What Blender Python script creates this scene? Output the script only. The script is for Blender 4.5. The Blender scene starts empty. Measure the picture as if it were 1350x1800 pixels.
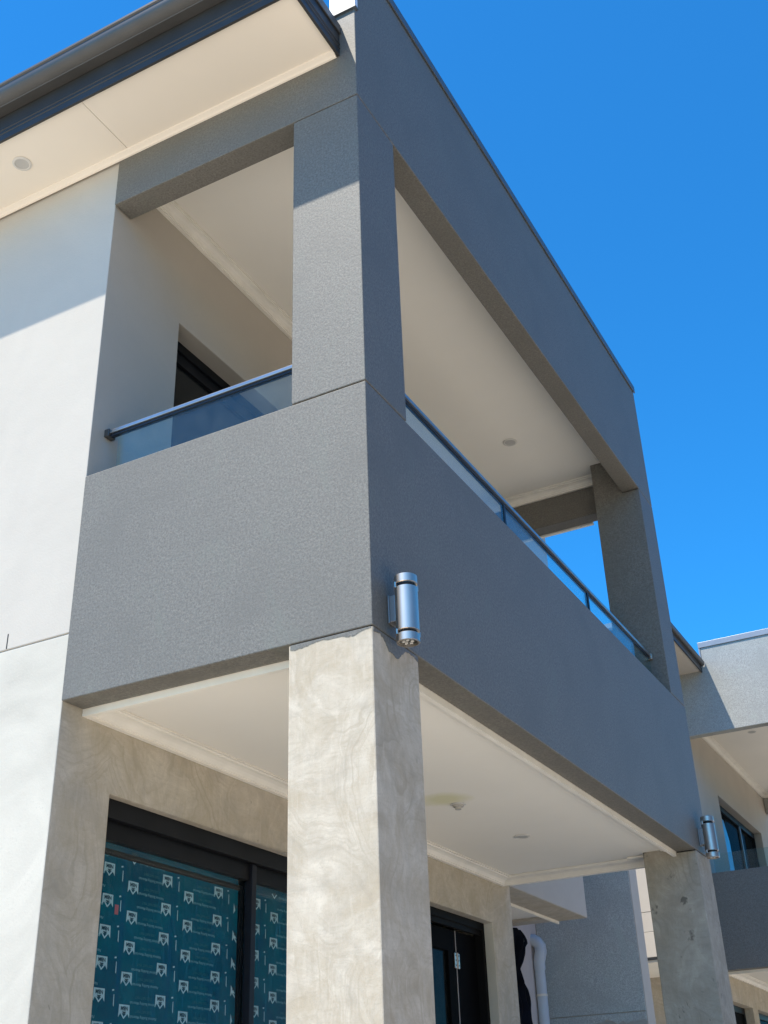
import bpy, bmesh, math, random
from mathutils import Vector, Matrix
random.seed(7)
R = math.radians
S = bpy.context.scene
COL = S.collection

# ------------------------------------------------------------------ camera
cam_d = bpy.data.cameras.new("camera"); cam = bpy.data.objects.new("camera", cam_d); COL.objects.link(cam)
cam.location = (1.8566, -3.4543, 1.4071)
cam.rotation_euler = (2.074567, 0.031699, 0.496064)
cam_d.sensor_fit = 'HORIZONTAL'; cam_d.sensor_width = 36.0
cam_d.lens = 2038.81 / 1350 * 36.0
cam_d.clip_start = 0.05; cam_d.clip_end = 3000
S.camera = cam

# ------------------------------------------------------------------ world, sun, exposure
SUN = Vector((-0.5, -1.0, 2.05)).normalized()          # direction towards the sun
w = bpy.data.worlds.new("World"); S.world = w; w.use_nodes = True
nt = w.node_tree; nt.nodes.clear()
sky = nt.nodes.new('ShaderNodeTexSky'); sky.sky_type = 'NISHITA'; sky.sun_disc = False
sky.sun_elevation = math.asin(SUN.z); sky.sun_rotation = math.atan2(SUN.x, SUN.y)
sky.air_density = 1.0; sky.dust_density = 0.0; sky.ozone_density = 6.0; sky.altitude = 50
bg = nt.nodes.new('ShaderNodeBackground'); bg.inputs['Strength'].default_value = 0.15
hs = nt.nodes.new('ShaderNodeMix'); hs.data_type = 'RGBA'; hs.blend_type = 'MULTIPLY'; hs.inputs[0].default_value = 1.0
hs.inputs[7].default_value = (0.22, 1.07, 1.50, 1)      # clean dry air: a deep even azure
out = nt.nodes.new('ShaderNodeOutputWorld')
nt.links.new(sky.outputs[0], hs.inputs[6]); nt.links.new(hs.outputs[2], bg.inputs['Color'])
nt.links.new(bg.outputs[0], out.inputs['Surface'])
sun_d = bpy.data.lights.new("sun", 'SUN'); sun_d.energy = 5.0; sun_d.angle = R(0.5); sun_d.color = (1.0, 0.925, 0.80)
sun = bpy.data.objects.new("sun", sun_d); COL.objects.link(sun)
sun.rotation_euler = SUN.to_track_quat('Z', 'Y').to_euler(); sun.location = SUN * 40
S.view_settings.view_transform = 'Standard'; S.view_settings.look = 'None'
S.view_settings.exposure = 0.32; S.view_settings.gamma = 1.0; S.view_settings.use_curve_mapping = False
S.render.engine = 'CYCLES'
S.cycles.max_bounces = 10; S.cycles.diffuse_bounces = 6; S.cycles.transparent_max_bounces = 16
S.cycles.caustics_reflective = False; S.cycles.caustics_refractive = False

# ------------------------------------------------------------------ materials
def new_mat(name):
    m = bpy.data.materials.new(name); m.use_nodes = True
    t = m.node_tree; t.nodes.clear()
    o = t.nodes.new('ShaderNodeOutputMaterial'); b = t.nodes.new('ShaderNodeBsdfPrincipled')
    t.links.new(b.outputs[0], o.inputs['Surface'])
    return m, t, b
def N(t, kind, **kw):
    n = t.nodes.new(kind)
    for k, v in kw.items():
        if k in n.inputs: n.inputs[k].default_value = v
        else: setattr(n, k, v)
    return n
def coords(t, scale=(1, 1, 1), rot=(0, 0, 0)):
    g = N(t, 'ShaderNodeNewGeometry'); m = N(t, 'ShaderNodeMapping')
    m.inputs['Scale'].default_value = scale; m.inputs['Rotation'].default_value = rot
    t.links.new(g.outputs['Position'], m.inputs['Vector']); return m.outputs[0]
def noise(t, vec, scale, detail=4, rough=.55, dist=0):
    n = N(t, 'ShaderNodeTexNoise'); n.inputs['Scale'].default_value = scale; n.inputs['Detail'].default_value = detail
    n.inputs['Roughness'].default_value = rough; n.inputs['Distortion'].default_value = dist
    t.links.new(vec, n.inputs['Vector']); return n.outputs['Fac']
def ramp(t, fac, stops, interp='LINEAR'):
    r = N(t, 'ShaderNodeValToRGB'); r.color_ramp.interpolation = interp
    e = r.color_ramp.elements
    while len(e) < len(stops): e.new(.5)
    for i, (p, c) in enumerate(stops):
        e[i].position = p; e[i].color = (c, c, c, 1) if not isinstance(c, tuple) else (*c, 1)
    t.links.new(fac, r.inputs[0]); return r.outputs[0]
def mix(t, a, b, fac, mode='MIX'):
    m = N(t, 'ShaderNodeMix', data_type='RGBA', blend_type=mode)
    for sock, v in ((m.inputs[6], a), (m.inputs[7], b), (m.inputs[0], fac)):
        if isinstance(v, (int, float)): sock.default_value = v
        elif isinstance(v, tuple): sock.default_value = (*v, 1)
        else: t.links.new(v, sock)
    return m.outputs[2]
def math_n(t, op, a, b=0.0):
    m = N(t, 'ShaderNodeMath', operation=op)
    for s, v in ((m.inputs[0], a), (m.inputs[1], b)):
        if isinstance(v, (int, float)): s.default_value = v
        else: t.links.new(v, s)
    return m.outputs[0]
def bump(t, b, h, strength, dist):
    n = N(t, 'ShaderNodeBump'); n.inputs['Strength'].default_value = strength; n.inputs['Distance'].default_value = dist
    t.links.new(h, n.inputs['Height']); t.links.new(n.outputs[0], b.inputs['Normal'])

def plain(name, c, rough=.5, metal=0, spec=.5, var=.06, bmp=0, bscale=200):
    m, t, b = new_mat(name)
    v = coords(t)
    n = noise(t, v, 6, 3)
    lo = tuple(x * (1 - var) for x in c); hi = tuple(min(1, x * (1 + var)) for x in c)
    t.links.new(mix(t, lo, hi, ramp(t, n, [(.3, 0.), (.7, 1.)])), b.inputs['Base Color'])
    b.inputs['Roughness'].default_value = rough; b.inputs['Metallic'].default_value = metal
    b.inputs['Specular IOR Level'].default_value = spec
    if bmp: bump(t, b, noise(t, v, bscale, 3), bmp, .002)
    return m

# grey acrylic texture coat with a fine grain, faint roller clouds
def grey_render(name, c=(.158, .146, .123)):
    m, t, b = new_mat(name); v = coords(t)
    fine = noise(t, v, 210, 2, .6); mid = noise(t, v, 95, 3, .65); big = noise(t, v, 2.2, 4, .6, .5)
    lump = noise(t, v, 34, 4, .7)
    pat = noise(t, coords(t, (1.3, 1.3, .6)), 5.0, 4, .65, .8)
    col = mix(t, tuple(x * .74 for x in c), tuple(min(1, x * 1.26) for x in c), ramp(t, mid, [(.36, 0.), (.64, 1.)]))
    col = mix(t, col, tuple(x * 1.75 for x in c), ramp(t, fine, [(.57, 0.), (.72, .85)]))
    col = mix(t, col, tuple(x * .8 for x in c), ramp(t, lump, [(.5, 0.), (.68, .55)]))
    col = mix(t, col, (c[0] * 1.02, c[1] * 1.13, c[2] * 1.09), ramp(t, pat, [(.54, 0.), (.72, .5)]))
    col = mix(t, col, tuple(x * .86 for x in c), ramp(t, big, [(.45, 0.), (.70, .6)]))
    t.links.new(col, b.inputs['Base Color'])
    b.inputs['Roughness'].default_value = .60; b.inputs['Specular IOR Level'].default_value = .5
    h = math_n(t, 'ADD', math_n(t, 'MULTIPLY', fine, .5), math_n(t, 'ADD', mid, lump))
    bump(t, b, h, .34, .003)
    return m
# smooth painted render, white
def white_render(name, c=(.55, .495, .42), mottled=.5):
    m, t, b = new_mat(name); v = coords(t)
    a = noise(t, v, 1.6, 5, .6, 1.0); f = noise(t, v, 90, 4, .6)
    col = mix(t, tuple(x * (1 - .1 * mottled) for x in c), tuple(x * (1 + .05 * mottled) for x in c), ramp(t, a, [(.3, 0.), (.7, 1.)]))
    col = mix(t, col, tuple(x * .93 for x in c), ramp(t, f, [(.55, 0.), (.8, mottled)]))
    t.links.new(col, b.inputs['Base Color'])
    b.inputs['Roughness'].default_value = .85; b.inputs['Specular IOR Level'].default_value = .25
    bump(t, b, math_n(t, 'ADD', f, math_n(t, 'MULTIPLY', noise(t, v, 9, 3), 2.5)), .22, .004)
    return m
# unpainted sand and cement render with trowel sweeps, warm patches, nicks
def raw_render(name, c=(.47, .385, .275), light=(.60, .52, .41), grey=(.40, .345, .27), amt=1.0, stains=False):
    m, t, b = new_mat(name)
    v = coords(t)
    # trowel passes: arcs around scattered centres, two layers blended, plus fine drag scratches
    def arcs(vs, freq, seed):
        wv = N(t, 'ShaderNodeVectorMath', operation='MULTIPLY_ADD'); wn = N(t, 'ShaderNodeTexNoise'); wn.inputs['Scale'].default_value = 3.0
        wn.inputs['Detail'].default_value = 3; t.links.new(v, wn.inputs['Vector'])
        t.links.new(wn.outputs['Color'], wv.inputs[0]); wv.inputs[1].default_value = (.16, .16, .16); t.links.new(v, wv.inputs[2])
        off = N(t, 'ShaderNodeVectorMath', operation='ADD'); t.links.new(wv.outputs[0], off.inputs[0]); off.inputs[1].default_value = (seed, seed * 1.7, seed * .6)
        vo = N(t, 'ShaderNodeTexVoronoi'); vo.inputs['Scale'].default_value = vs; vo.inputs['Randomness'].default_value = 1
        t.links.new(off.outputs[0], vo.inputs['Vector'])
        d = math_n(t, 'ADD', math_n(t, 'MULTIPLY', vo.outputs['Distance'], freq), math_n(t, 'MULTIPLY', noise(t, v, 7, 4, .7), .9))
        n1 = N(t, 'ShaderNodeTexNoise', noise_dimensions='1D'); n1.inputs['Scale'].default_value = 1.0; n1.inputs['Detail'].default_value = 4; n1.inputs['Roughness'].default_value = .7
        t.links.new(d, n1.inputs['W']); return n1.outputs['Fac']
    a1 = arcs(1.3, 26, 0.0); a2 = arcs(1.9, 24, 5.3); broad = noise(t, v, 13, 5, .7, .3)
    scratch = noise(t, coords(t, (55, 55, 5), (.15, .2, .1)), 1.0, 4, .7)
    scratch2 = noise(t, coords(t, (14, 14, 70), (.5, .6, .2)), 1.0, 4, .7)
    patch = noise(t, v, 2.6, 4, .6, 1.2); p2 = noise(t, v, 5.5, 5, .65, .6); fine = noise(t, v, 170, 3, .6); msk = noise(t, v, 3.1, 3)
    col = mix(t, c, light, ramp(t, p2, [(.34, 0.), (.66, 1.)]))
    col = mix(t, col, tuple(x * 1.12 for x in light), math_n(t, 'MULTIPLY', ramp(t, a1, [(.43, 0.), (.72, .72)]), ramp(t, p2, [(.40, .1), (.60, 1.)])))
    col = mix(t, col, tuple(x * .86 for x in c), math_n(t, 'MULTIPLY', ramp(t, a2, [(.46, 0.), (.72, .7)]), ramp(t, msk, [(.4, 0.), (.6, 1.)])))
    col = mix(t, col, grey, ramp(t, patch, [(.50, 0.), (.72, .6 * amt)]))
    col = mix(t, col, tuple(x * 1.14 for x in light), ramp(t, scratch, [(.54, 0.), (.74, .35)]))
    col = mix(t, col, tuple(x * .82 for x in c), ramp(t, scratch2, [(.52, 0.), (.72, .35)]))
    col = mix(t, col, tuple(x * .8 for x in c), ramp(t, fine, [(.56, 0.), (.74, .5)]))
    col = mix(t, col, tuple(x * .93 for x in grey), ramp(t, broad, [(.48, 0.), (.70, .38)]))
    pits = noise(t, coords(t, (1, 1, .6)), 21, 2, .5)
    col = mix(t, col, tuple(x * .42 for x in grey), ramp(t, pits, [(.75, 0.), (.79, .7)]))
    if stains:
        sm = noise(t, coords(t, (1, 1, .7)), 8.5, 4, .6, .3)
        col = mix(t, col, tuple(x * .32 for x in grey), ramp(t, sm, [(.63, 0.), (.68, .75)]))
    t.links.new(col, b.inputs['Base Color'])
    b.inputs['Roughness'].default_value = .92; b.inputs['Specular IOR Level'].default_value = .2
    h = math_n(t, 'ADD', math_n(t, 'ADD', math_n(t, 'MULTIPLY', a1, .35), math_n(t, 'MULTIPLY', scratch, .5)), math_n(t, 'MULTIPLY', fine, .35))
    bump(t, b, h, .4, .005)
    return m
def ceiling_mat(name, c, stain=None):
    m, t, b = new_mat(name); v = coords(t)
    a = noise(t, v, 1.1, 4, .6)
    col = mix(t, tuple(x * .965 for x in c), c, ramp(t, a, [(.35, 0.), (.65, 1.)]))
    if stain:
        g = N(t, 'ShaderNodeNewGeometry'); vm = N(t, 'ShaderNodeMapping')
        vm.inputs['Location'].default_value = (-stain[0] / .17, -stain[1] / .16, 0); vm.inputs['Scale'].default_value = (1 / .17, 1 / .16, 0)
        t.links.new(g.outputs['Position'], vm.inputs['Vector'])
        ln = N(t, 'ShaderNodeVectorMath', operation='LENGTH'); t.links.new(vm.outputs[0], ln.inputs[0])
        d = math_n(t, 'ADD', ln.outputs['Value'], math_n(t, 'MULTIPLY', noise(t, v, 7, 3), .6))
        col = mix(t, col, (.72, .68, .40), ramp(t, math_n(t, 'MULTIPLY', d, .5), [(.34, .8), (.66, 0.)]))
    t.links.new(col, b.inputs['Base Color'])
    b.inputs['Roughness'].default_value = .7; b.inputs['Specular IOR Level'].default_value = .3
    bump(t, b, noise(t, v, 60, 3), .06, .002)
    return m
def glass_mat(name, tint=(.86, .93, .93), refl=1.0, dust=1.0):
    m, t, b = new_mat(name); t.nodes.remove(b)
    o = [n for n in t.nodes if n.type == 'OUTPUT_MATERIAL'][0]
    tr = N(t, 'ShaderNodeBsdfTransparent'); tr.inputs[0].default_value = (*tint, 1)
    gl = N(t, 'ShaderNodeBsdfGlossy'); gl.inputs['Roughness'].default_value = .02; gl.inputs['Color'].default_value = (.95, 1, 1, 1)
    fr = N(t, 'ShaderNodeFresnel'); gg = N(t, 'ShaderNodeNewGeometry')
    t.links.new(math_n(t, 'ADD', math_n(t, 'MULTIPLY', gg.outputs['Backfacing'], 1 / 1.5 - 1.5), 1.5), fr.inputs['IOR'])
    # a faint dust film gives the pane body
    df = N(t, 'ShaderNodeBsdfDiffuse'); df.inputs[0].default_value = (.55, .62, .64, 1)
    dn = ramp(t, noise(t, coords(t), 14, 4), [(.3, .015 * dust), (.8, .035 * dust)])
    m1 = N(t, 'ShaderNodeMixShader'); t.links.new(dn, m1.inputs[0]); t.links.new(tr.outputs[0], m1.inputs[1]); t.links.new(df.outputs[0], m1.inputs[2])
    m2 = N(t, 'ShaderNodeMixShader'); t.links.new(math_n(t, 'MULTIPLY', fr.outputs[0], refl), m2.inputs[0])
    t.links.new(m1.outputs[0], m2.inputs[1]); t.links.new(gl.outputs[0], m2.inputs[2]); t.links.new(m2.outputs[0], o.inputs['Surface'])
    return m

M = {}
M['grey'] = grey_render('grey_render')
M['grey_lit'] = grey_render('grey_render_lit', (.36, .36, .33))  # paler copy of the grey coat, sunlit brightness of the far beam painted in
M['grey3'] = grey_render('grey_render_rear', (.50, .52, .49))
M['white'] = white_render('white_paint')
M['whitelow'] = white_render('white_raw_render', (.60, .55, .46), 1.9)
M['raw'] = raw_render('raw_render')
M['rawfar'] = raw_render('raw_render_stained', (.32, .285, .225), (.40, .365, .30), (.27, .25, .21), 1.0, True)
M['rawwall'] = raw_render('raw_render_wall', (.48, .41, .305), (.57, .505, .41), (.41, .365, .30))
M['rawgrey'] = raw_render('raw_render_grey', (.42, .40, .35), (.50, .48, .44), (.34, .33, .31))
M['ceil'] = ceiling_mat('ceiling_paint', (.93, .88, .78))
M['ceil_st'] = ceiling_mat('ceiling_paint_stained', (.93, .88, .78), (-.89, 2.43))
M['soffit'] = ceiling_mat('eave_soffit', (.88, .79, .66))
M['trimw'] = plain('cornice_white', (.88, .83, .73), .6)
M['metal_dark'] = plain('gutter_steel', (.062, .060, .056), .40, 0, .6, .12)
M['fascia'] = plain('fascia_steel', (.040, .038, .035), .45, 0, .4, .12)
M['cap'] = plain('capping_steel', (.30, .315, .34), .4, .25, .6, .06)
M['cap_shaded'] = plain('capping_steel_shaded', (.085, .10, .115), .45, .1, .5, .06)  # same capping metal, shade of side faces and underside put into the colour
M['cap_glare'] = plain('capping_glare', (.74, .76, .80), .35, 0, .6, .04)  # capping metal again, sun glare on its end painted as a near-white base
M['frame'] = plain('window_frame_black', (.008, .008, .009), .5, 0, .22, .3, .1)
M['dark'] = plain('interior_dark', (.015, .016, .018), .8)
M['joint'] = plain('joint_sealant', (.02, .022, .025), .9)
M['rail'] = plain('rail_aluminium', (.36, .38, .40), .28, .85, .6, .1)
M['rail_dark'] = plain('rail_gasket', (.01, .012, .02), .5)
M['steel'] = plain('stainless_steel', (.68, .60, .52), .42, 1, .5, .05)
M['steel_blue'] = plain('bracket_steel', (.34, .33, .32), .45, .7, .5, .08)
M['lens'] = glass_mat('lamp_lens', (.5, .55, .55))
M['glass'] = glass_mat('balustrade_glass', (.84, .92, .91), .75)
M['wglass'] = glass_mat('window_glass', (.03, .05, .07), .35)  # darkness of the unlit room behind is put into the tint
M['nglass'] = glass_mat('neighbour_window_glass', (.06, .09, .10), .07)
M['pvc'] = plain('pvc_pipe', (.62, .68, .73), .35, 0, .5, .05)
M['cloth'] = plain('black_cloth', (.008, .010, .018), .9, 0, .2, .5, .5, 120)
M['patch'] = plain('cloth_patch', (.6, .6, .6), .8)
M['print'] = plain('print_white', (.42, .60, .66), .35)
M['print_teal'] = plain('print_teal', (.012, .14, .16), .35)
M['print_line'] = plain('print_pale_teal', (.14, .33, .38), .35)
M['ink'] = plain('print_ink', (.006, .05, .075), .35)
M['sticker'] = plain('red_sticker', (.42, .12, .14), .5)
M['bluefilm'] = plain('blue_protective_film', (.01, .30, .62), .35, 0, .5, .25)
M['darkgrey'] = plain('door_paint_black', (.003, .003, .0035), .8, 0, .05)
M['whitedl'] = plain('downlight_white', (.66, .63, .57), .4)
M['dldif'] = plain('downlight_diffuser', (.50, .48, .44), .55)
def film():
    m, t, b = new_mat('teal_film'); v = coords(t)
    a = noise(t, v, 3.5, 3, .6, .6); st = noise(t, coords(t, (1, 14, .6)), 1.2, 3)
    col = mix(t, (.0003, .072, .125), (.0004, .115, .165), ramp(t, a, [(.35, 0.), (.65, 1.)]))
    col = mix(t, col, (.002, .07, .18), ramp(t, st, [(.55, 0.), (.75, .6)]))
    t.links.new(col, b.inputs['Base Color']); b.inputs['Roughness'].default_value = .22
    bump(t, b, noise(t, coords(t, (1, 1.6, .5)), 9, 4, .6, .8), .35, .012)
    return m
M['film'] = film()
def ground_mat():
    m, t, b = new_mat('sandy_ground'); v = coords(t)
    a = noise(t, v, .35, 6, .6); f = noise(t, v, 30, 4)
    col = mix(t, (.62, .54, .43), (.72, .64, .52), ramp(t, a, [(.35, 0.), (.65, 1.)]))
    col = mix(t, col, (.44, .39, .31), ramp(t, f, [(.5, 0.), (.8, .5)]))
    t.links.new(col, b.inputs['Base Color']); b.inputs['Roughness'].default_value = .95
    bump(t, b, f, .5, .02); return m
M['ground'] = ground_mat()
M['slab'] = plain('concrete_slab', (.52, .48, .41), .9, 0, .2, .12, .3, 60)
M['roof'] = plain('roof_sheet', (.10, .105, .11), .4, .2)

# ------------------------------------------------------------------ mesh helpers
def link(name, bm, mat, parent=None, smooth=False):
    me = bpy.data.meshes.new(name); bmesh.ops.recalc_face_normals(bm, faces=bm.faces); bm.to_mesh(me); bm.free()
    me.materials.append(mat)
    if smooth:
        for p in me.polygons: p.use_smooth = True
        me.set_sharp_from_angle(angle=R(38))
    o = bpy.data.objects.new(name, me); COL.objects.link(o)
    if parent is not None:
        o.parent = parent; o.matrix_parent_inverse = Matrix.Translation(-Vector(parent.location))
    return o
def thing(name, label, cat, loc=(0, 0, 0), group=None):
    o = bpy.data.objects.new(name, None); COL.objects.link(o); o.location = loc; o.empty_display_size = .1
    o['label'] = label; o['category'] = cat
    if group: o['group'] = group
    return o
def union(adds, subs=(), bevel=0.0):
    """axis aligned boxes (x0,x1,y0,y1,z0,z1) joined, and boxes cut out, as one clean shell"""
    ax = []
    for k in (0, 2, 4):
        s = sorted({round(v, 5) for b in list(adds) + list(subs) for v in (b[k], b[k + 1])}); ax.append(s)
    def inside(b, c): return b[0] < c[0] < b[1] and b[2] < c[1] < b[3] and b[4] < c[2] < b[5]
    nx, ny, nz = (len(a) - 1 for a in ax)
    occ = {}
    for i in range(nx):
        for j in range(ny):
            for k in range(nz):
                c = ((ax[0][i] + ax[0][i + 1]) / 2, (ax[1][j] + ax[1][j + 1]) / 2, (ax[2][k] + ax[2][k + 1]) / 2)
                occ[i, j, k] = any(inside(b, c) for b in adds) and not any(inside(b, c) for b in subs)
    bm = bmesh.new(); vs = {}
    def V(i, j, k):
        if (i, j, k) not in vs: vs[i, j, k] = bm.verts.new((ax[0][i], ax[1][j], ax[2][k]))
        return vs[i, j, k]
    for (i, j, k), f in occ.items():
        if not f: continue
        q = [((-1, 0, 0), [(0, 0, 0), (0, 0, 1), (0, 1, 1), (0, 1, 0)]), ((1, 0, 0), [(1, 0, 0), (1, 1, 0), (1, 1, 1), (1, 0, 1)]),
             ((0, -1, 0), [(0, 0, 0), (1, 0, 0), (1, 0, 1), (0, 0, 1)]), ((0, 1, 0), [(0, 1, 0), (0, 1, 1), (1, 1, 1), (1, 1, 0)]),
             ((0, 0, -1), [(0, 0, 0), (0, 1, 0), (1, 1, 0), (1, 0, 0)]), ((0, 0, 1), [(0, 0, 1), (1, 0, 1), (1, 1, 1), (0, 1, 1)])]
        for d, c in q:
            if not occ.get((i + d[0], j + d[1], k + d[2]), False):
                try: bm.faces.new([V(i + a, j + b_, k + e) for a, b_, e in c])
                except ValueError: pass
    bmesh.ops.recalc_face_normals(bm, faces=bm.faces)
    bmesh.ops.dissolve_limit(bm, angle_limit=R(1), verts=bm.verts, edges=bm.edges)
    if bevel:
        es = [e for e in bm.edges if len(e.link_faces) == 2 and e.calc_face_angle(0) > .5]
        bmesh.ops.bevel(bm, geom=es, offset=bevel, segments=2, affect='EDGES', profile=.5)
    return bm
def shift(b, d): return (b[0] + d[0], b[1] + d[0], b[2] + d[1], b[3] + d[1], b[4] + d[2], b[5] + d[2]) if False else (b[0] + d[0], b[1] + d[0], b[2] + d[1], b[3] + d[1], b[4], b[5])
def sweep(profile, p0, p1, na, up, miter0=0, miter1=0):
    """profile [(a,b)] with a along na and b along up, from p0 to p1; miter shortens by miter*a"""
    bm = bmesh.new(); p0, p1, na, up = Vector(p0), Vector(p1), Vector(na), Vector(up); d = (p1 - p0).normalized()
    A = [bm.verts.new(p0 + na * a + up * b + d * a * miter0) for a, b in profile]
    B = [bm.verts.new(p1 + na * a + up * b - d * a * miter1) for a, b in profile]
    n = len(profile)
    for i in range(n): bm.faces.new([A[i], A[(i + 1) % n], B[(i + 1) % n], B[i]])
    bm.faces.new(A[::-1]); bm.faces.new(B)
    return bm
def cyl(bm, c, r, z0, z1, seg=32, r2=None):
    r2 = r if r2 is None else r2
    a = [bm.verts.new((c[0] + r * math.cos(2 * math.pi * i / seg), c[1] + r * math.sin(2 * math.pi * i / seg), z0)) for i in range(seg)]
    b = [bm.verts.new((c[0] + r2 * math.cos(2 * math.pi * i / seg), c[1] + r2 * math.sin(2 * math.pi * i / seg), z1)) for i in range(seg)]
    for i in range(seg): bm.faces.new([a[i], a[(i + 1) % seg], b[(i + 1) % seg], b[i]])
    bm.faces.new(a[::-1]); bm.faces.new(b)
def lathe(bm, c, prof, seg=36):
    rings = []
    for r, z in prof:
        rings.append([bm.verts.new((c[0] + r * math.cos(2 * math.pi * i / seg), c[1] + r * math.sin(2 * math.pi * i / seg), z)) for i in range(seg)])
    for a, b in zip(rings, rings[1:]):
        for i in range(seg): bm.faces.new([a[i], a[(i + 1) % seg], b[(i + 1) % seg], b[i]])
    bm.faces.new(rings[0][::-1]); bm.faces.new(rings[-1])
def tube(bm, pts, r, seg=20):
    pts = [Vector(p) for p in pts]; rings = []
    ref = Vector((0, 1, 0))
    for i, p in enumerate(pts):
        d = (pts[min(i + 1, len(pts) - 1)] - pts[max(i - 1, 0)]).normalized()
        u = ref - d * ref.dot(d)
        if u.length < .05: u = Vector((1, 0, 0)) - d * d.x
        u.normalize(); ref = u; v = d.cross(u)
        rings.append([bm.verts.new(p + u * r * math.cos(2 * math.pi * k / seg) + v * r * math.sin(2 * math.pi * k / seg)) for k in range(seg)])
    for a, b in zip(rings, rings[1:]):
        for i in range(seg): bm.faces.new([a[i], a[(i + 1) % seg], b[(i + 1) % seg], b[i]])
    bm.faces.new(rings[0][::-1]); bm.faces.new(rings[-1])
def slab_poly(pts, axis, v0, v1):
    """polygon in the plane normal to axis, extruded from v0 to v1"""
    bm = bmesh.new()
    def P(a, b, v): return (v, a, b) if axis == 'x' else (a, v, b)
    A = [bm.verts.new(P(a, b, v0)) for a, b in pts]; B = [bm.verts.new(P(a, b, v1)) for a, b in pts]
    n = len(pts)
    for i in range(n): bm.faces.new([A[i], A[(i + 1) % n], B[(i + 1) % n], B[i]])
    bm.faces.new(A[::-1]); bm.faces.new(B)
    return bm

# ------------------------------------------------------------------ ground
bm = bmesh.new()
G = 400
for i in range(4):
    pass
vs = [bm.verts.new((x, y, 0)) for x, y in ((-G, -G), (G, -G), (G, G), (-G, G))]; bm.faces.new(vs)
g = link('ground', bm, M['ground']); g['kind'] = 'structure'
g = link('porch_slab', union([(-1.6, .15, -.2, 5.0, -.3, .10), (-1.55, .2, 10.75, 15.95, -.3, .10)], bevel=.01), M['slab']); g['kind'] = 'structure'

# unseen house added across the driveway so the glass reflects dark, not sky
def brick_mat():
    m, t, b = new_mat('dark_brick'); v = coords(t, (1, 1, 1), (0, R(90), 0))
    bt = N(t, 'ShaderNodeTexBrick'); t.links.new(v, bt.inputs['Vector']); bt.inputs['Scale'].default_value = 4
    bt.inputs['Color1'].default_value = (.03, .022, .02, 1); bt.inputs['Color2'].default_value = (.045, .033, .028, 1); bt.inputs['Mortar'].default_value = (.06, .055, .05, 1)
    t.links.new(bt.outputs[0], b.inputs['Base Color']); b.inputs['Roughness'].default_value = .9; return m
OB = thing('added_brick_house', 'unseen dark brick two storey house added across the driveway to darken the reflections', 'house', (15, 6, 0))
link('wall', union([(11.5, 20, -10, 24, 0, 7.4)], [(11.4, 11.7, y, y + 1.6, z, z + 1.3) for y in (-6, 0, 6, 12, 18) for z in (1.0, 4.0)]), brick_mat(), OB)
for y in (-6, 0, 6, 12, 18):
    for z in (1.0, 4.0):
        link('window', union([(11.66, 11.69, y + .03, y + 1.57, z + .03, z + 1.27)]), M['frame'], OB)
bm = bmesh.new()
pr_ = [(10.9, -10.6, 7.4), (20.6, -10.6, 7.4), (20.6, 24.6, 7.4), (10.9, 24.6, 7.4), (15.7, -6, 9.4), (15.7, 20, 9.4)]
q_ = [bm.verts.new(p) for p in pr_]
for f in ((0, 1, 2, 3), (0, 4, 1), (1, 4, 5, 2), (2, 5, 3), (3, 5, 4, 0)): bm.faces.new([q_[i] for i in f])
link('roof', bm, M['roof'], OB)

# levels
ZB, Z1, Z2, Z3 = 3.10, 4.19, 5.875, 7.0
D, WX, WY, L = 1.493, .36, .37, 4.80
BT = .135
CL, CU = 3.125, 6.19

COVE = [(0, 0), (.072, 0), (.072, -.007), (.060, -.007), (.058, -.013), (.044, -.016), (.032, -.024), (.024, -.038), (.022, -.046), (.017, -.047), (.017, -.056), (0, -.056)]
def cornices(par, x0, x1, y0, y1, z, sc=1.0, wide=1.0):
    pr = [(a * sc * wide, b * sc) for a, b in COVE]
    e = .0015
    pr = [(a + e, b - e) for a, b in pr]
    runs = [((x0, y0, z), (x0, y1, z), (1, 0, 0)), ((x1, y0, z), (x1, y1, z), (-1, 0, 0)),
            ((x0, y0, z), (x1, y0, z), (0, 1, 0)), ((x0, y1, z), (x1, y1, z), (0, -1, 0))]
    for a, b, n in runs:
        link('cornice', sweep(pr, a, b, n, (0, 0, 1), 1, 1), M['trimw'], par)

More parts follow.
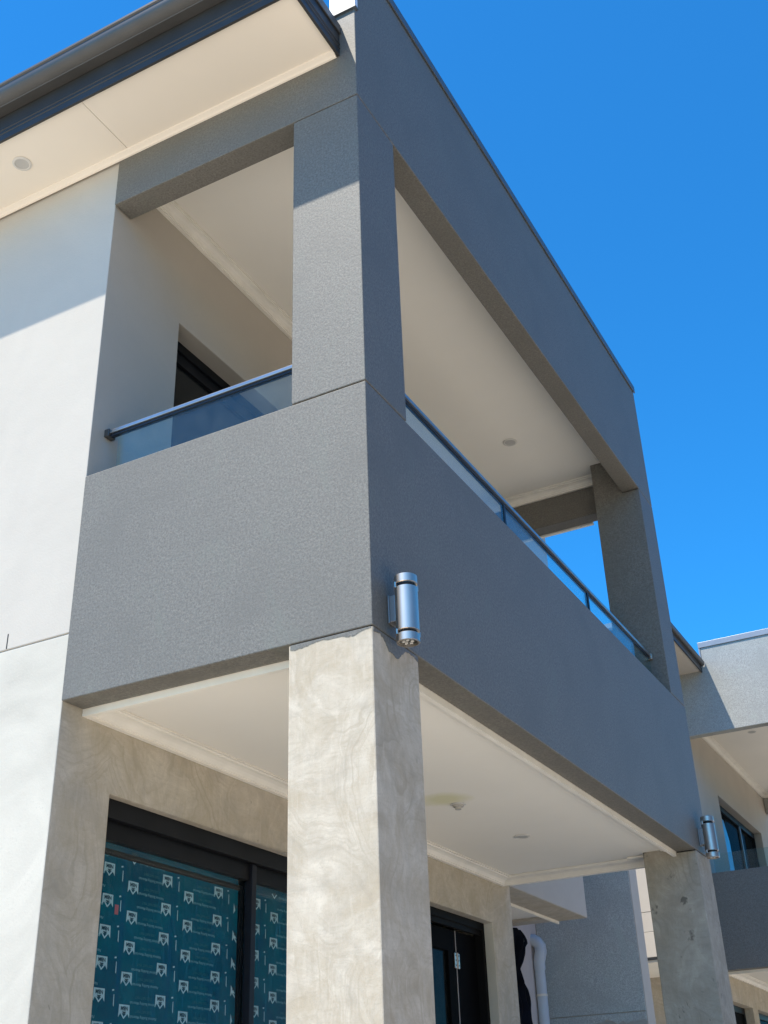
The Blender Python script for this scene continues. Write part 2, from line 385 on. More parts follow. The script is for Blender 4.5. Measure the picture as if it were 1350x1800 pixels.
def upper_structure(par, T, ftop=6.33, gm='grey', step=None):
    """balcony ring, columns, roof beam, ceilings shared by both houses"""
    s = lambda b: shift(b, T)
    dx, dy = T[0], T[1]
    link('balcony_wall', union([s((-D + .005, 0, 0, BT, ZB, Z1)), s((-BT, 0, 0, L, ZB, Z1)), s((-D + .005, 0, L - BT, L, ZB, Z1))], bevel=.004), M['grey'], par)
    link('roof_beam', union([s((-D + .005, 0, 0, BT, Z2, ftop))] + ([s((step, 0, 0, BT, ftop, Z3))] if step else []) + [s((-BT, 0, 0, L, Z2, Z3)), s((-D + .005, 0, L - BT, L, Z2, Z2 + .6))], bevel=.004), M[gm], par)
    for y0, y1 in ((0, WY), (L - .352, L)):
        i0, i1 = (BT + .003, y1) if y0 == 0 else (y0, L - BT - .003)
        link('upper_column', union([s((-WX, 0, y0, y1, Z1 + .006, Z2 - .006)), s((-WX, -BT - .003, i0, i1, Z2 - .006, CU + .03))], bevel=.004), M['grey'], par)
        link('joint_filler', union([s((-WX + .012, -.010, y0 + .010, y1 - .010, Z1 - .05, Z1 + .05))]), M['joint'], par)
        link('joint_filler', union([s((-WX + .012, -.010, y0 + .010, y1 - .010, Z2 - .05, Z2 + .05))]), M['joint'], par)
        link('lower_column', union([s((-WX - .003, 0, y0, y1, .05, ZB - .006)), s((-WX - .003, -BT - .003, i0, i1, ZB - .006, CL + .01))], bevel=.005), M['raw'] if y0 == 0 else M['rawfar'], par)
        link('joint_filler', union([s((-BT, -.009, y0 + .009, y1 - .009, ZB - .03, ZB + .02)), s((-WX + .01, -.009, y0 + .009 if y0 == 0 else y0 + .22, y0 + .13 if y0 == 0 else y1 - .009, ZB - .03, ZB + .02))]), M['joint'], par)
    link('ceiling', union([s((-D, -BT, BT, L - BT, CU, CU + .1))]), M['ceil'], par)
    link('balcony_floor', union([s((-D, -BT, BT, L - BT, CL + .03, CL + .25))]), M['slab'], par)
    link('ceiling', union([s((-D, -BT, BT, L - BT, CL, CL + .028))]), M['ceil_st'] if dy == 0 else M['ceil'], par)
    cornices(par, -D + dx, -BT + dx, BT + dy, L - BT + dy, CL, .95, 1.45)
    cornices(par, -D + dx, -BT + dx, BT + dy, L - BT + dy, CU, 1.15)
    link('beam_lining', union([s((-D + .01, -WX - .004, L - BT + .004, L - .004, ZB - .006, ZB - .001))]), M['ceil'], par)
    # parapet capping
    link('parapet_capping', union([s((-BT - .012, .012, .025, L + .012, Z3, Z3 + .045)), s((-.004 + .006, .012, .025, L + .012, Z3 - .02, Z3 + .045))], bevel=.002), M['cap_shaded'], par)

# ------------------------------------------------------------------ main house
H = thing('townhouse', 'near two storey house with the corner balcony, dark grey render and raw render porch columns', 'house', (-3, 3, 0))
upper_structure(H, (0, 0))
# side walls with openings
UO = (.605, 2.9, 4.2, 5.495)       # upstairs opening  y0 y1 z0 z1
LW = (.355, 2.35, .15, 2.787)      # porch window opening
LD = (3.36, 4.43, .10, 2.790)      # porch door opening
FY = .012
up = union([(-8, -D, FY, 6.5, 3.414, 6.31), (-8, -D, L + .02, 6.5, 6.31, 6.98), (-D - .257, -D, L + .002, 6.5, ZB, 3.414)], [(-4, -D + .1, UO[0], UO[1], UO[2], UO[3]), (-4, -1.75, .3, 5.5, 3.5, 6.0)], bevel=.004)
link('upper_wall', up, M['white'], H)
lo = union([(-8, -D, FY, L, .0, 3.408)], [(-4.5, -D + .1, LW[0], LW[1], LW[2], LW[3]), (-4.5, -D + .1, LD[0], LD[1], LD[2], LD[3]), (-4.5, -1.80, .3, 4.6, .1, 3.0)], bevel=.005)
low = link('lower_wall', lo, M['whitelow'], H)
# side face of the lower wall carries the raw porch coat
low.data.materials.append(M['rawwall'])
for p in low.data.polygons:
    if p.center.x > -D - .25 and p.normal.y > -.9 : p.material_index = 1
link('joint_filler', union([(-7.9, -D - .012, FY + .008, L - .01, 3.40, 3.42)]), plain('joint_grey', (.42, .42, .41), .9), H)
link('wall_slit', union([(-1.862, -1.857, FY - .0015, FY + .01, 3.418, 3.49)]), M['joint'], H)
link('room_back', union([(-4.4, -4.3, .3, 4.7, .1, 6.0)]), M['dark'], H)

# alcove beyond the porch
link('alcove_wall', union([(-8, -2.24, L, 7.2, 0, 3.12), (-8, -2.24, 6.502, 7.2, 3.12, 5.8)], bevel=.004), white_render('alcove_paint', (.66, .58, .53), .6), H)
link('alcove_ceiling', union([(-2.24, -D - .257, L, 6.5, CL, CL + .04)]), M['ceil'], H)
link('alcove_lintel', union([(-2.235, -D - .26, 6.33, 6.5, ZB, 3.124)]), M['white'], H)
pr = [(a * .9 + .001, b * .9 - .001) for a, b in COVE]
link('cornice', sweep(pr, (-D - .257, L, CL), (-D - .257, 6.5, CL), (-1, 0, 0), (0, 0, 1), 0, 0), M['trimw'], H)
link('lintel_lining', union([(-D - .255, -D - .002, L + .004, 6.495, ZB - .004, ZB - .001)]), M['rawwall'], H)
# small return of the downstairs side wall nib
# roof, eave
link('roof', union([(-8, -.105, -.44, -.001, 6.40, 6.43), (-8, -BT - .003, -.001, L - .01, 6.40, 6.43)]), M['roof'], H)
xs = [-8.0, -5.0, -3.2, -1.405, -.107]
for a, b in zip(xs, xs[1:]):
    link('soffit_board', union([(a + .0015, b - .0015, -.412, -.002, 6.216, 6.222)]), M['soffit'], H)
link('soffit_packer', union([(-7.9, -.12, -.40, -.01, 6.2225, 6.24)]), M['dark'], H)
link('soffit_mould', sweep([(0, 0), (.035, 0), (.032, -.008), (.014, -.017), (.008, -.026), (0, -.028)], (-8, -.0015, 6.2155), (-.109, -.0015, 6.2155), (0, -1, 0), (0, 0, 1)), M['soffit'], H)
# fascia with folded ribs
def fascia_prof(h=.19):
    return [(0, 0), (.014, 0), (.014, .045), (.018, .048), (.018, .052), (.014, .055), (.014, .075), (.018, .078), (.018, .082), (.014, .085), (.014, h), (0, h)]
link('fascia', sweep(fascia_prof(), (-8, -.413, 6.196), (-.105, -.413, 6.196), (0, -1, 0), (0, 0, 1)), M['fascia'], H)
link('barge_board', sweep(fascia_prof(.20), (-.104, -.44, 6.192), (-.104, -.003, 6.192), (1, 0, 0), (0, 0, 1)), M['fascia'], H)
link('barge_cap', union([(-.15, -.082, -.46, -.003, 6.394, 6.404), (-.088, -.080, -.46, -.003, 6.345, 6.404)], bevel=.0015), M['metal_dark'], H)
# quad gutter: closed profile, sheet thickness by offsetting
outer = [(0.0, .0), (.055, -.004), (.058, .0), (.085, .003), (.102, .012), (.114, .028), (.119, .045), (.119, .062), (.127, .066), (.128, .078), (.119, .080)]
inner = [(.114, .075), (.112, .048), (.106, .032), (.096, .020), (.082, .011), (.055, .006), (.004, .006), (.004, .09), (0, .09)]
gut = sweep(outer + inner, (-8, -.4285, 6.385), (-.115, -.4285, 6.385), (0, -1, 0), (0, 0, 1))
link('gutter', gut, M['metal_dark'], H, smooth=True)
link('gutter_end_cap', sweep([(0, .002), (.055, -.002), (.085, .005), (.102, .014), (.113, .030), (.117, .062), (.117, .079), (0, .085)], (-.116, -.4285, 6.385), (-.112, -.4285, 6.385), (0, -1, 0), (0, 0, 1)), M['metal_dark'], H)
# end flashing on top of the parapet, its pale colour painted sun glare
link('end_flashing', union([(-.141, .007, -.010, .022, 6.50, 7.06)], bevel=.0015), M['cap_glare'], H)
link('flashing_drip', union([(-.140, .012, -.014, .020, 6.490, 6.4995)]), M['cap_shaded'], H)
link('rear_flashing', union([(-D + .02, -.50, L + .002, L + .03, Z2 - .012, Z2 + .01)]), M['trimw'], H)

link('cover_strip', union([(-.50, -.15, 4.52, 4.585, CL - .014, CL - .001)], bevel=.003), M['ceil'], H)
# paint overrun on the near column head (grey coat, ragged lower edge)
def ragged(pts, n=5, amp=.004):
    o = []
    for (a, b), (c, d) in zip(pts, pts[1:]):
        for k in range(n):
            f = k / n; o.append((a + (c - a) * f, b + (d - b) * f + random.uniform(-amp, amp)))
    o.append(pts[-1]); return o
side = [(.006, 3.075), (.03, 3.080), (.054, 3.084), (.084, 3.068), (.121, 3.036), (.150, 3.034), (.194, 3.026), (.224, 3.052), (.26, 3.078), (.294, 3.085), (.333, 3.078), (.364, 3.070)]
top = ZB - .007
link('paint_overrun', slab_poly([(.006, top)] + ragged(side, 6, .004) + [(.364, top)], 'x', -.003, .0015), M['grey'], H)
fr = [(-.355, 3.072), (-.33, 3.070), (-.30, 3.073), (-.25, 3.084), (-.229, 3.085), (-.131, 3.079), (-.10, 3.072), (-.078, 3.073), (-.034, 3.088), (-.006, 3.086)]
link('paint_overrun', slab_poly([(-.355, top)] + ragged(fr, 5, .0025) + [(-.006, top)], 'y', .003, -.0015), M['grey'], H)

# ------------------------------------------------------------------ windows and doors
def frame_box(y0, y1, z0, z1, x0, x1, wd, head=None):
    h = head or wd
    return union([(x0, x1, y0, y0 + wd, z0, z1), (x0, x1, y1 - wd, y1, z0, z1), (x0, x1, y0, y1, z1 - h, z1), (x0, x1, y0, y1, z0, z0 + wd)], bevel=.002)
# upstairs sliding door
link('upstairs_door_frame', frame_box(UO[0], UO[1], UO[2], UO[3], -1.66, -1.60, .05, .06), M['frame'], H)
link('upstairs_door_sash', frame_box(UO[0] + .05, 1.75, UO[2] + .05, UO[3] - .06, -1.65, -1.615, .055, .07), M['frame'], H)
link('upstairs_door_sash', frame_box(1.72, UO[1] - .05, UO[2] + .05, UO[3] - .06, -1.69, -1.66, .055, .07), M['frame'], H)
link('upstairs_door_glass', union([(-1.637, -1.631, UO[0] + .1, 1.70, UO[2] + .1, UO[3] - .12)]), M['wglass'], H)
link('upstairs_door_glass', union([(-1.678, -1.672, 1.77, UO[1] - .1, UO[2] + .1, UO[3] - .12)]), M['wglass'], H)

# porch window with printed film
wf = link('window_frame', frame_box(LW[0], LW[1], LW[2], LW[3], -1.60, -1.535, .045, .082), M['frame'], H)
link('window_head_sash', union([(-1.625, -1.572, LW[0] + .045, LW[1] - .045, 2.625, 2.704)], bevel=.002), M['frame'], H)
link('window_mullion', union([(-1.60, -1.555, 1.535, 1.575, .2, 2.7045)], bevel=.002), plain('mullion_black', (.012, .012, .016), .4, 0, .3), H)
link('window_sash', frame_box(LW[0] + .046, 1.534, LW[2] + .046, 2.60, -1.63, -1.6065, .028), M['frame'], H)
film1 = link('window_film', union([(-1.612, -1.608, LW[0] + .05, 1.49, .25, 2.640)]), M['film'], H)
film2 = link('window_film', union([(-1.612, -1.608, 1.577, LW[1] - .05, .25, 2.640)]), M['film'], H)
link('window_glass', union([(-1.596, -1.592, LW[0] + .046, 1.534, .2, 2.64)]), glass_mat('window_clear_glass', (.95, .98, .98), .55, 0), H)
link('window_glass', union([(-1.591, -1.587, 1.577, LW[1] - .046, .2, 2.64)]), bpy.data.materials['window_clear_glass'], H)

def text_tris(s, size, shear=0, bold=0):
    c = bpy.data.curves.new('lettering', 'FONT'); c.body = s; c.size = size; c.shear = shear; c.offset = bold; c.align_x = 'CENTER'; c.align_y = 'CENTER'
    c.resolution_u = 2
    o = bpy.data.objects.new('lettering', c); COL.objects.link(o)
    dg = bpy.context.evaluated_depsgraph_get(); me = bpy.data.meshes.new_from_object(o.evaluated_get(dg))
    vs = [(v.co.x, v.co.y) for v in me.vertices]; fs = [list(p.vertices) for p in me.polygons]
    bpy.data.objects.remove(o); bpy.data.curves.remove(c); bpy.data.meshes.remove(me)
    return vs, fs
T_big = text_tris('NBM', .022, 0, .0009)
T_line = text_tris('National Building Materials', .0165, .25, .0002)
T_small = text_tris('1300 NAT MAT', .017)
class Flat:
    def __init__(s): s.v = []; s.f = []
    def add(s, shape, y, z, rot, x):
        b = len(s.v); cr, sr = math.cos(rot), math.sin(rot)
        for a, c in shape[0]: s.v.append((x, y + a * cr - c * sr, z + a * sr + c * cr))
        s.f += [[b + i for i in f] for f in shape[1]]
    def build(s, name, m, parent, ylim):
        keep = [f for f in s.f if all(ylim[0] < s.v[i][1] < ylim[1] and s.v[i][2] < 2.612 for i in f)]
        me = bpy.data.meshes.new(name); me.from_pydata(s.v, [], keep); me.materials.append(m)
        o = bpy.data.objects.new(name, me); COL.objects.link(o); o.parent = parent
        o.matrix_parent_inverse = Matrix.Translation(-Vector((-3, 3, 0)))
        return o
# pennant: flat top, two notches with a small roof chevron between
pen = ([(-.034, .022), (.034, .022), (.036, -.029), (.021, -.010), (.0, -.014), (-.021, -.010), (-.036, -.029)], [[0, 6, 5], [0, 5, 4], [0, 4, 3], [0, 3, 1], [1, 3, 2]])
chev = ([(-.024, -.012), (-.018, -.008), (0, -.026), (0, -.034), (.018, -.008), (.024, -.012)], [[0, 1, 2, 3], [3, 2, 4, 5]])
tri = ([(-.014, -.005), (.014, -.005), (0, -.018)], [[0, 2, 1]])
bar = ([(-.0022, -.020), (.0032, -.026), (.002, .022), (-.002, .022)], [[0, 1, 2, 3]])
dash = ([(-.006, -.003), (.006, -.003), (.006, .003), (-.006, .003)], [[0, 1, 2, 3]])
for fo, y0, y1, ph in ((film1, LW[0] + .052, 1.488, 0), (film2, 1.579, LW[1] - .052, .33)):
    a, b, c, l_ = Flat(), Flat(), Flat(), Flat()
    X = -1.6075
    tilt = .0
    for col in range(-1, 4):
        for row in range(-1, 18):
            for half in (0, 1):
                y = .522 + col * .4 + half * .165 + ph
                z = 2.522 - row * .128 - half * .052 + col * .009 + .004 * math.sin(y * 7 + row * .9); y += .004 * math.sin(row * 1.3 + col)
                a.add(pen, y, z, 0, X); a.add(chev, y, z, 0, X)
                c.add(tri, y, z, 0, X + .0008)
                c.add(T_big, y, z + .008, math.pi, X + .0008)
                yl = y - .115 if half == 0 else y + .13
                b.add(T_small, yl, z + .002, math.pi, X)
                l_.add(T_line, yl, z - .022, math.pi, X)
            a.add(bar, .522 + col * .4 + .325 + ph - .235, z + .035, 0, X)
            a.add(dash, .522 + col * .4 + ph + .083, z + .073, .2, X)
    a.build('film_print', M['print'], H, (y0, y1)); b.build('film_print', M['print_teal'], H, (y0, y1)); c.build('film_print', M['ink'], H, (y0, y1)); l_.build('film_print', M['print_line'], H, (y0, y1))
link('sticker', union([(-1.6074, -1.6064, .575, .598, 2.335, 2.375)]), M['sticker'], H)

# porch door: frame, folded leaf with hinge
link('door_frame', union([(-1.63, -1.56, LD[0], LD[0] + .04, .1, LD[3]), (-1.63, -1.56, LD[1] - .04, LD[1], .1, LD[3]), (-1.63, -1.56, LD[0], LD[1], LD[3] - .05, LD[3]), (-1.60, -1.575, LD[0], LD[1], LD[3] - .085, LD[3])], bevel=.002), plain('door_frame_black', (.007, .0065, .0065), .7, 0, .1), H)
link('door_leaf', union([(-1.66, -1.615, 4.056, LD[1] - .05, .11, 2.70)], bevel=.003), M['darkgrey'], H)
link('door_leaf', union([(-1.66, -1.615, LD[0] + .05, 4.048, .11, 2.70)], [(-1.9, -1.5, LD[0] + .17, 3.93, .3, 2.56)], bevel=.003), M['darkgrey'], H)
link('door_glass', union([(-1.642, -1.636, LD[0] + .16, 3.94, .29, 2.57)]), glass_mat('door_glass', (.06, .12, .14), .12), H)
link('door_edge_strip', union([(-1.655, -1.612, 4.0485, 4.0555, .11, 2.70)]), plain('door_edge', (.34, .30, .28), .6), H)
hg = link('door_hinge', union([(-1.6145, -1.606, 4.015, 4.049, 2.46, 2.555), (-1.6145, -1.606, 4.055, 4.089, 2.46, 2.555)], bevel=.002), M['steel'], H)
bm = bmesh.new(); cyl(bm, (-1.604, 4.052), .006, 2.458, 2.557, 12); link('hinge_pin', bm, M['steel'], hg)
hg2 = bpy.data.objects['hinge_pin']; hg2.matrix_parent_inverse = Matrix.Identity(4)
hg2.parent = hg; hg2.matrix_parent_inverse = Matrix.Translation(Vector((0, 0, 0)))
for dz in (.018, .05, .08):
    for yy in (4.03, 4.072):
        bm = bmesh.new(); bmesh.ops.create_uvsphere(bm, u_segments=8, v_segments=4, radius=.0045)
        bmesh.ops.translate(bm, verts=bm.verts, vec=(-1.606, yy, 2.46 + dz))
        s_ = link('screw', bm, M['joint']); s_.parent = hg

# ------------------------------------------------------------------ balustrade
def balustrade(T, label, rail=True):
    dx, dy = T
    t = thing('glass_balustrade', label, 'balustrade', (-.8 + dx, .13 + dy, Z1), 'glass balustrades on the balconies')
    s = lambda b: shift(b, T)
    yF, xS = .125, -.115
    zt = 4.47 if rail else 4.43
    link('glass_pane', union([s((-D + .075, -WX - .01, yF - .005, yF + .005, Z1 - .02 if False else Z1, zt))], bevel=.0012), M['glass'], t)
    for y0, y1 in ((WY + .01, 1.735), (1.765, 3.075), (3.105, L - .352 - .012)):
        link('glass_pane', union([s((xS - .005, xS + .005, y0, y1, Z1, zt))], bevel=.0012), M['glass'], t)
    if rail:
        link('handrail', union([s((-D + .001, -WX - .002, yF - .019, yF + .019, 4.478, 4.497))], bevel=.003), M['rail'], t)
        link('handrail', union([s((xS - .019, xS + .019, WY + .002, L - .354, 4.478, 4.497))], bevel=.003), M['rail'], t)
        link('rail_gasket', union([s((-D + .03, -WX - .004, yF - .010, yF + .010, 4.464, 4.477))]), M['rail_dark'], t)
        link('rail_gasket', union([s((xS - .010, xS + .010, WY + .004, L - .356, 4.464, 4.477))]), M['rail_dark'], t)
        link('wall_bracket', union([s((-D + .001, -D + .03, yF - .026, yF + .026, 4.462, 4.503))], bevel=.003), M['metal_dark'], t)
        link('wall_bracket', union([s((xS - .024, xS + .024, L - .352 - .028, L - .3535, 4.462, 4.503))], bevel=.003), M['steel'], t)
        for y in (1.75, 3.09):
            link('post', union([s((xS - .010, xS + .010, y - .012, y + .012, Z1, 4.464))], bevel=.002), M['rail_dark'], t)
    return t
balustrade((0, 0), 'glass balustrade with slim metal handrail around the near corner balcony')

# ------------------------------------------------------------------ lamps
def wall_lamp(y, label):
    t = thing('wall_lamp', label, 'wall lamp', (0, y, 3.18), 'steel up and down lights on the balcony wall')
    cx = .070; r = .0445
    link('back_plate', union([(.001, .008, y - .026, y + .026, 3.148, 3.262)], bevel=.002), M['steel_blue'], t)
    link('mounting_box', union([(.008, .034, y - .024, y + .024, 3.150, 3.260)], bevel=.003), M['steel_blue'], t)
    bm = bmesh.new(); lathe(bm, (cx, y), [(r - .004, 3.105), (r, 3.107), (r, 3.283), (r - .004, 3.285)], 48); link('lamp_body', bm, M['steel'], t, True)
    bm = bmesh.new(); lathe(bm, (cx, y), [(r - .010, 3.094), (r - .010, 3.298)], 32); link('lamp_core', bm, M['joint'], t, True)
    for z0, z1 in ((3.299, 3.334), (3.060, 3.094)):
        bm = bmesh.new(); seg = 48
        rr = [(r - .004, z0), (r, z0 + .002), (r, z1 - .002), (r - .003, z1), (r - .007, z1), (r - .007, z0)]
        rings = [[bm.verts.new((cx + q * math.cos(2 * math.pi * i / seg), y + q * math.sin(2 * math.pi * i / seg), z)) for i in range(seg)] for q, z in rr]
        for a, b in zip(rings, rings[1:] + rings[:1]):
            for i in range(seg): bm.faces.new([a[i], a[(i + 1) % seg], b[(i + 1) % seg], b[i]])
        link('lamp_cap', bm, M['steel'], t, True)
        bm = bmesh.new(); zc = (z0 + z1) / 2; cyl(bm, (cx, y), r - .0075, zc - .006, zc + .006, 32); link('lamp_lens', bm, M['lens'], t)
    for a in (0.9, 2.6, -2.2):
        bx, by = cx + (r + .001) * math.cos(a), y + (r + .001) * math.sin(a)
        for z0, z1 in ((3.090, 3.110), (3.28, 3.303)):
            bm = bmesh.new(); cyl(bm, (bx, by), .006, z0, z1, 12); link('cap_bracket', bm, M['steel'], t, True)
    # bulbs seen in the lower opening
    for k in range(5):
        bm = bmesh.new(); an = k * 2 * math.pi / 5
        cyl(bm, (cx + .017 * math.cos(an), y + .017 * math.sin(an)), .0065, 3.064, 3.072, 10); link('led_bead', bm, M['whitedl'], t)
    return t
wall_lamp(.148, 'brushed steel cylinder wall lamp above the near porch column')
wall_lamp(4.60, 'brushed steel cylinder wall lamp above the far porch column, seen edge on')

# ------------------------------------------------------------------ downlights
def downlight(x, y, z, r, label, drop=.0):
    t = thing('downlight', label, 'downlight', (x, y, z), 'recessed ceiling downlights')
    seg = 32
    bm = bmesh.new()
    rr = [(r * .72, z - .001), (r * .72, z - .006), (r * .80, z - .008), (r, z - .004), (r, z - .001)]
    rings = [[bm.verts.new((x + q * math.cos(2 * math.pi * i / seg), y + q * math.sin(2 * math.pi * i / seg), h)) for i in range(seg)] for q, h in rr]
    for a, b in zip(rings, rings[1:] + rings[:1]):
        for i in range(seg): bm.faces.new([a[i], a[(i + 1) % seg], b[(i + 1) % seg], b[i]])
    link('trim_ring', bm, M['whitedl'], t, True)
    bm = bmesh.new(); cyl(bm, (x, y), r * .71, z - .0045 - drop, z - .001, 32); link('diffuser', bm, M['dldif'], t)
    if drop:
        bm = bmesh.new(); cyl(bm, (x, y), r * .4, z - .02 - drop, z - .0046 - drop, 24); link('lamp_holder', bm, M['dldif'], t)
    return t
downlight(-1.97, -.237, 6.216, .052, 'white round downlight in the roof eave soffit at upper left')
downlight(-.775, 3.78, CU, .056, 'white round downlight in the upper balcony ceiling')
downlight(-.86, 2.565, CL, .045, 'downlight with a lamp holder hanging low, beside the yellow stain on the porch ceiling', .012)
downlight(-.86, 3.51, CL, .052, 'flat downlight in the porch ceiling, farther from the yellow stain')
downlight(-.84, 12.25, CU, .056, 'small round downlight in the ceiling of the neighbouring balcony at right')

# ------------------------------------------------------------------ neighbouring house
T2 = (.05, 10.95)
H2 = thing('townhouse', 'far grey and white house at right edge with sunlit parapet and covered balcony', 'house', (-3, 14, 0))
upper_structure(H2, T2, 6.76, 'grey_lit', -1.12)
Y2 = T2[1]; XS = -D + T2[0]
N_U = (12.3, 14.9, 4.2, 5.44)
N_D = (11.1, 12.22, .1, 2.80)
N_W = (12.50, 14.6, .3, 2.80)
link('upper_wall', union([(-8, XS, Y2 + FY, 17.5, 3.414, 6.31)], [(-4, XS + .1, N_U[0], N_U[1], N_U[2], N_U[3]), (-4, -1.75, 11.3, 16.5, 3.5, 6.0)], bevel=.004), M['white'], H2)
link('lower_wall', union([(-8, XS, Y2 + FY, 17.5, 0, 3.408)], [(-4, XS + .1, *N_D), (-4, XS + .1, *N_W), (-4, -1.75, 11.0, 16.5, .1, 3.0)], bevel=.004), M['rawwall'], H2)
link('upstairs_window_frame', frame_box(*N_U, -1.60, -1.55, .05, .08), M['frame'], H2)
link('upstairs_window_mullion', union([(-1.60, -1.55, 13.9, 13.97, 4.2, 5.4)]), plain('grey_mullion', (.12, .13, .14), .5), H2)
link('upstairs_window_glass', union([(-1.578, -1.572, 12.34, 14.86, 4.25, 5.37)]), M['nglass'], H2)
link('protective_film', slab_poly([(12.36, 4.25), (13.15, 4.25), (13.13, 5.0), (12.95, 5.25), (12.36, 5.30)], 'x', -1.566, -1.563), M['bluefilm'], H2)
link('door_frame', frame_box(*N_D, -1.60, -1.545, .05, .07), M['frame'], H2)
link('door_leaf', union([(-1.59, -1.56, N_D[0] + .05, N_D[1] - .05, .15, 2.73)]), M['darkgrey'], H2)
link('window_frame', frame_box(*N_W, -1.58, -1.53, .05, .07), M['frame'], H2)
link('window_glass', union([(-1.558, -1.552, 12.54, 14.56, .35, 2.73)]), M['nglass'], H2)
link('room_back', union([(-4.1, -4.0, 11, 16.6, .1, 6.0)]), M['dark'], H2)
link('capping_return', union([(-1.087, -1.0695, Y2 - .012, Y2 + .14, 6.77, Z3 - .001)]), M['cap'], H2)
link('front_capping', union([(-1.087, .012 + T2[0], Y2 - .015, Y2 + .15, Z3, Z3 + .075)], bevel=.003), M['cap'], H2)
# wing between the houses
link('wing_wall', union([(-8, -1.47, 9.65, Y2 - .004, 3.62, 6.68)], bevel=.004), M['white'], H2)
link('wing_wall', union([(-8, -1.47, 9.65, Y2 - .004, 3.15, 3.41)], bevel=.004), M['white'], H2)
link('wing_wall', union([(-8, -1.47, 9.65, Y2 - .004, 3.414, 3.616)]), M['white'], H2)
link('wing_flashing', union([(-8, -1.47, 9.63, 9.66, 3.125, 3.148)]), M['joint'], H2)
link('wing_soffit', union([(-8, -1.475, 9.665, 11.6, 3.10, 3.124)]), M['ceil'], H2)
link('wing_eave_soffit', union([(-1.9, -1.10, 9.30, Y2 - .005, 6.69, 6.70)]), M['white'], H2)
link('wing_fascia', sweep(fascia_prof(.15), (-1.10, 9.30, 6.67), (-1.10, Y2 - .005, 6.67), (1, 0, 0), (0, 0, 1)), M['fascia'], H2)
link('wing_gutter', sweep([(a * .38, b * .6) for a, b in outer + inner], (-1.085, 9.30, 6.755), (-1.085, Y2 - .01, 6.755), (1, 0, 0), (0, 0, 1)), M['metal_dark'], H2, smooth=True)
link('wing_roof', union([(-8, -1.10, 9.30, Y2 - .01, 6.82, 6.85)]), M['roof'], H2)
link('wing_capping', union([(-8, -1.6, 9.55, 9.70, 6.83, 7.02)]), M['cap'], H2)
balustrade(T2, 'frameless clear glass balustrade on the neighbouring balcony at right edge', rail=False)

# ------------------------------------------------------------------ dividing wall behind the porch
DW = thing('dividing_wall', 'grey painted wall with white edge seen through the porch behind the downpipe', 'wall', (-1.8, 7.3, 0))
link('wall_core', union([(-2.9, -1.290, 7.212, 7.44, 0, 5.85)], bevel=.004), M['white'], DW)
edge = [(-2.236, 2.335)]
xx = -2.236
while xx < -1.31:
    xx += random.uniform(.02, .06); edge.append((min(xx, -1.3), 2.325 + random.uniform(-.014, .02) + (.015 if -1.75 < xx < -1.6 else 0)))
link('grey_coat', slab_poly([(-2.236, 2.398)] + edge + [(-1.30, 2.398)], 'y', 7.203, 7.2115), M['grey3'], DW)
link('grey_coat', union([(-2.236, -1.299, 7.202, 7.2115, 2.405, 5.84)]), M['grey3'], DW)
link('raw_base', union([(-2.236, -1.299, 7.2065, 7.2115, .0, 2.34)]), M['rawgrey'], DW)

# ------------------------------------------------------------------ downpipe
DP = thing('downpipe', 'pale plastic downpipe with an offset bend against the grey wall', 'downpipe', (-2.22, 7.0, 0))
r = .047
import math as _m
def arc(c, rad, a0, a1, n=8):
    return [(c[0] + rad * math.cos(a0 + (a1 - a0) * k / n), c[1], c[2] + rad * math.sin(a0 + (a1 - a0) * k / n)) for k in range(n + 1)]
bm = bmesh.new(); tube(bm, [(-2.19, 7.08, 0), (-2.19, 7.08, 2.80)], r); link('pipe', bm, M['pvc'], DP, True)
bm = bmesh.new()
pts = [(-2.19, 7.08, 2.80), (-2.19, 7.08, 2.86), (-2.178, 7.08, 2.91), (-2.165, 7.08, 2.95), (-2.168, 7.08, 3.00), (-2.19, 7.08, 3.035), (-2.225, 7.08, 3.055), (-2.27, 7.08, 3.06), (-2.31, 7.08, 3.055)]
tube(bm, pts, r + .007); link('bend', bm, M['pvc'], DP, True)
bm = bmesh.new(); tube(bm, [(-2.19, 7.08, 2.575), (-2.19, 7.08, 2.595)], r + .004); link('clip', bm, M['trimw'], DP, True)
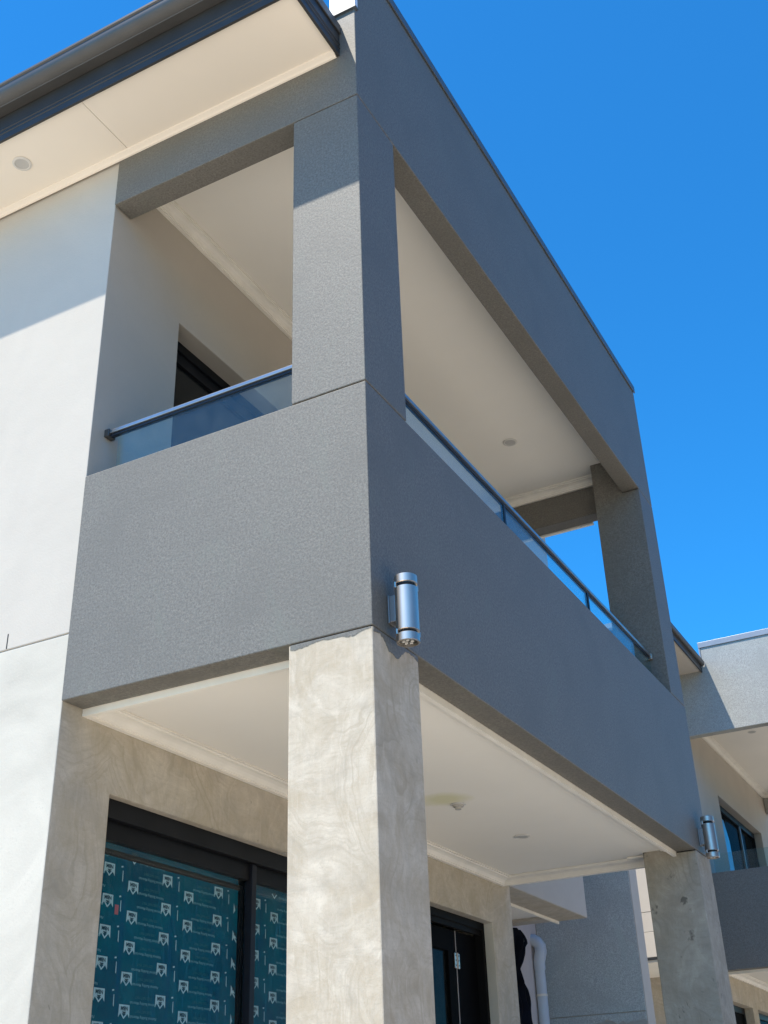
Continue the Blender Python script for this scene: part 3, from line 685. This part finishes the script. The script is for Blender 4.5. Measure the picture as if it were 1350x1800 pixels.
link('clip_arm', union([(-2.24, -2.19, 7.12, 7.20, 2.577, 2.593)]), M['trimw'], DP)

# ------------------------------------------------------------------ black trousers hung in the alcove
JK = thing('hanging_garment', 'black work trousers with a pale tag hanging beside the porch wall end', 'clothing', (-2.1, 6.4, 2.9))
random.seed(3)
outl = [(6.12, 3.06), (6.47, 3.07), (6.60, 3.03), (6.70, 2.985), (6.62, 2.93), (6.52, 2.83), (6.44, 2.74), (6.46, 2.66), (6.55, 2.58), (6.62, 2.47), (6.64, 2.40), (6.60, 2.32), (6.62, 2.29), (6.66, 1.9), (6.10, 1.9)]
bm = bmesh.new(); ny, nz = 26, 44
def inside(y, z):
    c = False; n = len(outl)
    for i in range(n):
        (a, b), (d, e) = outl[i], outl[(i + 1) % n]
        if (b > z) != (e > z) and y < (d - a) * (z - b) / (e - b) + a: c = not c
    return c
def span(z):
    ys = []
    n = len(outl)
    for i in range(n):
        (a, b), (d, e) = outl[i], outl[(i + 1) % n]
        if (b > z) != (e > z): ys.append((d - a) * (z - b) / (e - b) + a)
    return (min(ys), max(ys)) if ys else None
rows = []
for k in range(nz):
    z = 3.055 - (3.055 - 1.91) * k / (nz - 1); s_ = span(z)
    row = []
    for i in range(ny):
        f = i / (ny - 1); y = s_[0] + (s_[1] - s_[0]) * f
        x = -2.12 + .028 * math.sin(f * 19 + z * 3.5) * math.sin(math.pi * f) + .03 * math.sin(math.pi * f) + .012 * math.sin(z * 23 + f * 6)
        row.append(bm.verts.new((x, y, z)))
    rows.append(row)
for a, b in zip(rows, rows[1:]):
    for i in range(ny - 1): bm.faces.new([a[i], a[i + 1], b[i + 1], b[i]])
ge = bmesh.ops.solidify(bm, geom=bm.faces[:], thickness=.02)
link('garment_cloth', bm, M['cloth'], JK, True)
link('garment_tag', union([(-2.085, -2.070, 6.40, 6.455, 2.955, 2.985)], bevel=.002), M['patch'], JK)
link('hook', union([(-2.239, -2.10, 6.38, 6.395, 3.03, 3.045)]), M['frame'], JK)
